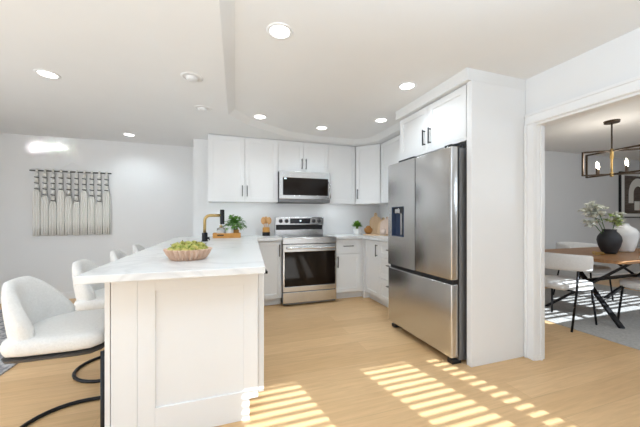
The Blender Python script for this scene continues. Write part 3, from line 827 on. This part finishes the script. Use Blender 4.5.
# corner group right of the range
gp = thing('potted_grass', 'small bushy green plant in a white pot in the worktop corner', 'potted plant', (2.0, 4.13, ZW))
part('pot', MB().lathe([(0.03, 0), (0.054, 0.002), (0.062, 0.095), (0.057, 0.095), (0.052, 0.08), (0.01, 0.078)], n=22), 'ceramic', gp, autosmooth=40, label='white pot')
gm = MB()
for i in range(260):
    a = random.uniform(0, 2*PI); el = random.uniform(-0.1, 1.5)
    d = Vector((math.cos(a)*math.cos(el), math.sin(a)*math.cos(el), math.sin(el)))
    gm.leaf(Vector((0, 0, 0.125)) + d*random.uniform(0.02, 0.06), d + Vector((0, 0, 0.35)), random.uniform(0.04, 0.06), 0.02, 0.1)
gm.tube([(0, 0, 0.07), (0, 0, 0.13)], 0.02, 8)
part('foliage', gm, 'grass', gp, smooth=True)
tag(part('serving_board', MB().prism([(2.02, 3.96), (2.22, 3.64), (2.42, 3.78), (2.22, 4.10)], ZW, ZW+0.016, 0.004), 'palewood'), 'flat pale wooden board lying under the amber bowl in the corner', 'cutting board')
pb = thing('turned_bowl', 'dark amber turned wooden bowl beside the small white pot', 'bowl', (2.115, 3.97, ZW+0.0165))
part('bowl', MB().lathe([(0.025, 0), (0.035, 0.003), (0.062, 0.035), (0.068, 0.065), (0.060, 0.09), (0.055, 0.09), (0.06, 0.065), (0.05, 0.03), (0.01, 0.012)], n=24), 'amberwood', pb, smooth=True)
part('ball', MB().ball((0, 0, 0.085), 0.045), 'amberwood', pb, smooth=True)
def board(name, label, loc, rz, lean, wd, ht, mat, hole=True):
    t = thing(name, label, 'cutting board', loc, rz)
    t.rotation_euler = (lean, 0, rz)
    m = MB(); pts = []
    r = 0.03; w2 = wd/2
    out = [(-w2+r, 0), (w2-r, 0), (w2, r), (w2, ht*0.62), (w2*0.75, ht*0.76), (0.026, ht*0.82), (0.024, ht*0.96), (0.012, ht), (-0.012, ht), (-0.024, ht*0.96), (-0.026, ht*0.82), (-w2*0.75, ht*0.76), (-w2, ht*0.62), (-w2, r)]
    a = [m.bm.verts.new((x, -0.009, z)) for x, z in out]; b = [m.bm.verts.new((x, 0.009, z)) for x, z in out]
    n = len(out); fs = [m.bm.faces.new(a), m.bm.faces.new(b[::-1])]
    for i in range(n): fs.append(m.bm.faces.new((a[(i+1) % n], a[i], b[i], b[(i+1) % n])))
    es = list({e for f in fs[:2] for e in f.edges}); bmesh.ops.bevel(m.bm, geom=es, offset=0.003, segments=2, profile=0.5, affect='EDGES')
    part('board', m, mat, t)
    part('thong', MB().tube([(0.012*math.cos(k*PI/6), -0.010, ht*0.92+0.016*math.sin(k*PI/6)) for k in range(12)], 0.0022, 6, True), 'stem', t, label='dark hanging loop')
    return t
board('cutting_board', 'tall pale wooden paddle board leaning in the corner, highest of the boards', (2.41, 4.27, ZW), R(-30), R(-12), 0.20, 0.36, 'palewood')
board('cutting_board', 'mid-sized tan paddle board leaning beside the amber bowl', (2.41, 4.07, ZW), R(-55), R(-14), 0.17, 0.28, 'palewood')
board('cutting_board', 'pale pink wooden board leaning near the refrigerator', (2.36, 3.86, ZW+0.0165), R(-60), R(-10), 0.22, 0.27, 'pinkwood')
cpt = thing('pink_cup', 'blush pink cup on the worktop by the refrigerator', 'cup', (2.22, 3.72, ZW))
part('cup', MB().lathe([(0.03, 0), (0.038, 0.002), (0.045, 0.10), (0.041, 0.10), (0.035, 0.012), (0.01, 0.010)], n=22), 'pinkwood', cpt, smooth=True)
part('saucer', MB().lathe([(0.03, -0.0), (0.06, 0.006), (0.062, 0.009), (0.03, 0.004)], n=22), 'ceramic', cpt, smooth=True)

# ================================================================== DINING ROOM
TZ = 0.75
dt = thing('dining_table', 'walnut dining table with rounded corners on black crossed legs', 'table', (4.68, 2.26, 0.0065))
tx0, tx1, ty0, ty1 = -0.94, 0.94, -0.51, 0.51
prof = []
rc = 0.11
for cx_, cy_, a0 in ((tx1-rc, ty1-rc, 0), (tx0+rc, ty1-rc, 90), (tx0+rc, ty0+rc, 180), (tx1-rc, ty0+rc, 270)):
    for k in range(7):
        a = R(a0 + 15*k)
        bow = 0.0
        prof.append((cx_+rc*math.cos(a), cy_+rc*math.sin(a)))
part('tabletop', MB().prism(prof, TZ-0.035-0.012, TZ-0.012, 0.006), 'walnut', dt)
for s in (1, -1):
    for (xa, ya, xb, yb) in ((-0.69, -0.40, -0.36, 0.32), (-0.63, 0.40, -0.28, -0.34)):
        part('leg', MB().bar((xa*s, ya, 0.0), (xb*s, yb, TZ-0.05), 0.05, 0.028, 0.003), 'black', dt, label='black slanting steel leg')
part('stretcher', MB().bar((-0.50, 0, 0.42), (0.50, 0, 0.42), 0.05, 0.03, 0.003), 'black', dt, label='black centre bar')
def chair_top(t): return 0.80 - 0.02*abs(t)**2
def make_chair(label):
    c = thing('dining_chair', label, 'chair', (3.63, 2.24, 0.0), 0, 'white dining chairs round the table')
    part('seat', cushion(0.245, 0.255, 0.395, 0.48, 0.035, pw=2.6), 'chairfabric', c, smooth=True)
    part('backrest', barrel(0.235, 0.275, 0.055, R(94), 0.62, chair_top, lean=0.05), 'chairfabric', c, smooth=True)
    for sy in (-1, 1):
        part('leg', MB().tube([(0.235, sy*0.225, 0.0), (0.20, sy*0.20, 0.415)], 0.0105, 8), 'black', c, smooth=True, label='black front leg')
        part('leg', MB().tube([(-0.235, sy*0.262, 0.0), (-0.155, sy*0.262, 0.41), (-0.135, sy*0.262, 0.64)], 0.0105, 8), 'black', c, smooth=True, label='black rear leg rising to the backrest')
    part('seat_frame', MB().tube([(0.20, -0.2, 0.405), (0.20, 0.2, 0.405), (-0.155, 0.262, 0.405), (-0.155, -0.262, 0.405)], 0.009, 8, True), 'black', c, label='black seat frame')
    part('back_rail', MB().tube([(-0.235*math.cos(R(a))-0.014, 0.268*math.sin(R(a)), 0.63) for a in range(-60, 61, 15)], 0.008, 8), 'black', c, smooth=True, label='black rail under the backrest')
    return c
ch = make_chair('white upholstered dining chair at the left end of the table nearest the doorway')
dup(ch, (4.44, 1.77, 0.0065), R(90), 'white dining chair on the near side of the table, cut by the picture edge')
dup(ch, (5.02, 2.78, 0.0065), R(-90), 'white dining chair behind the table, only its back top showing')

def vase(label, x, y, prof, mat):
    t = thing('vase', label, 'vase', (x, y, TZ))
    part('body', MB().lathe(prof, n=36), mat, t, smooth=True)
    return t
vb = vase('round charcoal black vase with flowers on the dining table', 4.40, 2.17, [(0.036, 0.000), (0.061, 0.001), (0.071, 0.019), (0.100, 0.097), (0.113, 0.160), (0.107, 0.204), (0.082, 0.247), (0.065, 0.264), (0.064, 0.281), (0.068, 0.291), (0.061, 0.291), (0.057, 0.262), (0.093, 0.194), (0.064, 0.049), (0.014, 0.019)], 'vaseblack')
vase('tall matte white vase standing right of the charcoal vase', 4.86, 2.25, [(0.044, 0.000), (0.084, 0.001), (0.097, 0.019), (0.114, 0.095), (0.136, 0.190), (0.136, 0.242), (0.110, 0.290), (0.066, 0.318), (0.048, 0.342), (0.053, 0.356), (0.044, 0.356), (0.044, 0.323), (0.106, 0.257), (0.088, 0.048), (0.018, 0.019)], 'vasewhite')
def flower(label, stems, kind):
    t = thing('flower_stem', label, 'flowers', (4.40, 2.17, TZ+0.03), 0)
    for tip, pm, n, br in stems:
        tip = Vector(tip)
        part('stem', MB().tube([(0, 0, 0), tuple(tip*0.35+Vector((0, 0, 0.08))), tuple(tip*0.7+Vector((0, 0, 0.06))), tuple(tip)], 0.004, 6), 'darkleaf', t, smooth=True)
        pm_ = MB()
        for i in range(n):
            c = tip + Vector((random.gauss(0, br), random.gauss(0, br), random.gauss(0, br*0.8)))
            pm_.ball(tuple(c), 0.016, u=8, v=6)
            for k in range(5):
                a = 2*PI*k/5 + random.random()
                d = Vector((math.cos(a), math.sin(a), random.uniform(-.3, .8)))
                pm_.leaf(c, d, 0.055, 0.046, 0.2)
        part('blossom', pm_, pm, t, smooth=True, label='pale green blossom' if pm == 'greenpetal' else 'white blossom')
    lm = MB()
    tip = Vector(stems[0][0])
    for i in range(8 if kind == 0 else 5):
        a = random.uniform(0, 2*PI)
        b = tip*random.uniform(0.65, 1.0) + Vector((0, 0, random.uniform(-0.01, 0.05)))
        lm.leaf(b, (math.cos(a)+0.4, math.sin(a), 0.4), 0.10, 0.03, 0.3)
    part('leaf', lm, 'darkleaf', t, smooth=True, label='dark green leaves')
flower('tall spray of white blossoms leaning left in the charcoal vase', [((-0.13, 0.06, 0.53), 'petal', 24, 0.05), ((-0.17, 0.07, 0.43), 'petal', 20, 0.05), ((-0.20, 0.08, 0.34), 'petal', 8, 0.03)], 0)
flower('short white and green flower head on the right of the charcoal vase', [((0.07, -0.03, 0.36), 'greenpetal', 14, 0.035), ((0.09, -0.03, 0.40), 'petal', 14, 0.035)], 1)
kn = MB()
kp = []
for k in range(40):
    a = 2*PI*k/40
    kp.append((0.028*(math.sin(a)+2*math.sin(2*a))*0.62, 0.028*(math.cos(a)-2*math.cos(2*a))*0.62, 0.020+0.013*math.sin(3*a)))
kn.tube(kp, 0.007, 8, True)
kno = tag(part('gold_knot', kn, 'gold', smooth=True), 'small gold knot ornament on the table left of the charcoal vase', 'ornament')
kno.location = (4.10, 2.12, TZ)

# chandelier
cx_, cy_ = 4.44, 2.165
cl = thing('chandelier', 'black and brass open frame chandelier over the dining table', 'chandelier', (cx_, cy_, ZC))
part('canopy', MB().lathe([(0.02, -0.03), (0.07, -0.026), (0.075, -0.004), (0.075, 0.0)], n=24), 'bronze', cl, autosmooth=40, label='dark bronze canopy')
part('rod', MB().tube([(0, 0, -0.02), (0, 0, -0.66)], 0.008, 10), 'bronze', cl, label='dark bronze rod')
HL, ZT_, ZB_ = 0.275, 1.99-ZC, 1.705-ZC
for ang_ in (-41, -97):
    d_ = Vector((math.cos(R(ang_)), math.sin(R(ang_)), 0))
    m = MB()
    for zz in (ZT_, ZB_): m.bar(d_*-HL+Vector((0, 0, zz)), d_*HL+Vector((0, 0, zz)), 0.018)
    for e in (-1, 1): m.bar(d_*e*HL+Vector((0, 0, ZT_+0.007)), d_*e*HL+Vector((0, 0, ZB_-0.007)), 0.018)
    part('frame', m, 'bronze', cl, label='dark rectangular frame')
    for e in (-1, 1):
        p = d_*e*0.14
        cdl = part('candle', MB().tube([(p.x, p.y, ZB_+0.005), (p.x, p.y, ZB_+0.085)], 0.0105, 10), 'bronze', cl, label='dark candle sleeve')
        part('bulb', MB().lathe([(0.006, 0.085), (0.009, 0.10), (0.011, 0.115), (0.008, 0.14), (0.003, 0.165)], (p.x, p.y, ZB_), 14), 'bulb', cdl, smooth=True, label='lit candle bulb')
part('hub', MB().lathe([(0.008, ZB_-0.03), (0.018, ZB_-0.025), (0.020, ZB_+0.02), (0.010, ZB_+0.025), (0.010, ZT_-0.10), (0.017, ZT_-0.09), (0.017, ZT_+0.02), (0.01, ZT_+0.025)], n=16), 'brass', cl, autosmooth=40, label='brass centre column')
ld = bpy.data.lights.new('chandelier_glow', 'POINT'); ld.energy = 10; ld.color = (1, 0.93, 0.82); ld.shadow_soft_size = 0.15
lo = bpy.data.objects.new('chandelier_glow', ld); COL.objects.link(lo); lo.parent = cl; lo.location = (0.0, 0.0, -0.45)

# framed abstract picture
ax0, ax1, az0, az1 = 7.30, 8.45, 1.185, 2.09
ar = thing('framed_picture', 'framed abstract dark brown picture with cream arches on the dining wall', 'picture', ((ax0+ax1)/2, 3.458, (az0+az1)/2))
hw, hh = (ax1-ax0)/2, (az1-az0)/2
t_ = 0.022
part('frame', MB().box(-hw, -hw+t_, -0.035, 0, -hh, hh).box(hw-t_, hw, -0.035, 0, -hh, hh).box(-hw+t_, hw-t_, -0.035, 0, hh-t_, hh).box(-hw+t_, hw-t_, -0.035, 0, -hh, -hh+t_), 'black', ar, label='thin black frame')
part('mat_board', MB().box(-hw+t_, hw-t_, -0.015, -0.004, -hh+t_, hh-t_), 'mat', ar, label='white mat')
pic = part('print', MB().box(-hw+0.16, hw-0.16, -0.018, -0.014, -hh+0.085, hh-0.07), 'artdark', ar, label='dark brown abstract print')
def arch(cx0, r0, r1, zb, zc, yo):
    m = MB(); o_, i_ = [], []
    pts_o = [(cx0-r1, zb)] + [(cx0-r1*math.cos(R(a)), zc+r1*math.sin(R(a))) for a in range(0, 181, 15)] + [(cx0+r1, zb)]
    pts_i = [(cx0-r0, zb)] + [(cx0-r0*math.cos(R(a)), zc+r0*math.sin(R(a))) for a in range(0, 181, 15)] + [(cx0+r0, zb)]
    for y in (-0.0195, -0.0175):
        a = [m.bm.verts.new((x, y, z)) for x, z in pts_o]; b = [m.bm.verts.new((x, y, z)) for x, z in pts_i]
        for k in range(len(a)-1): m.bm.faces.new((a[k], a[k+1], b[k+1], b[k]))
    return m
part('cream_shape', arch(0.02, 0.15, 0.31, -0.16, 0.03, 0), 'artcream', pic, label='cream arch')
part('cream_shape', MB().box(-0.10, 0.08, -0.0195, -0.0178, -0.30, -0.12, 0.0005), 'artcream', pic, label='cream block')
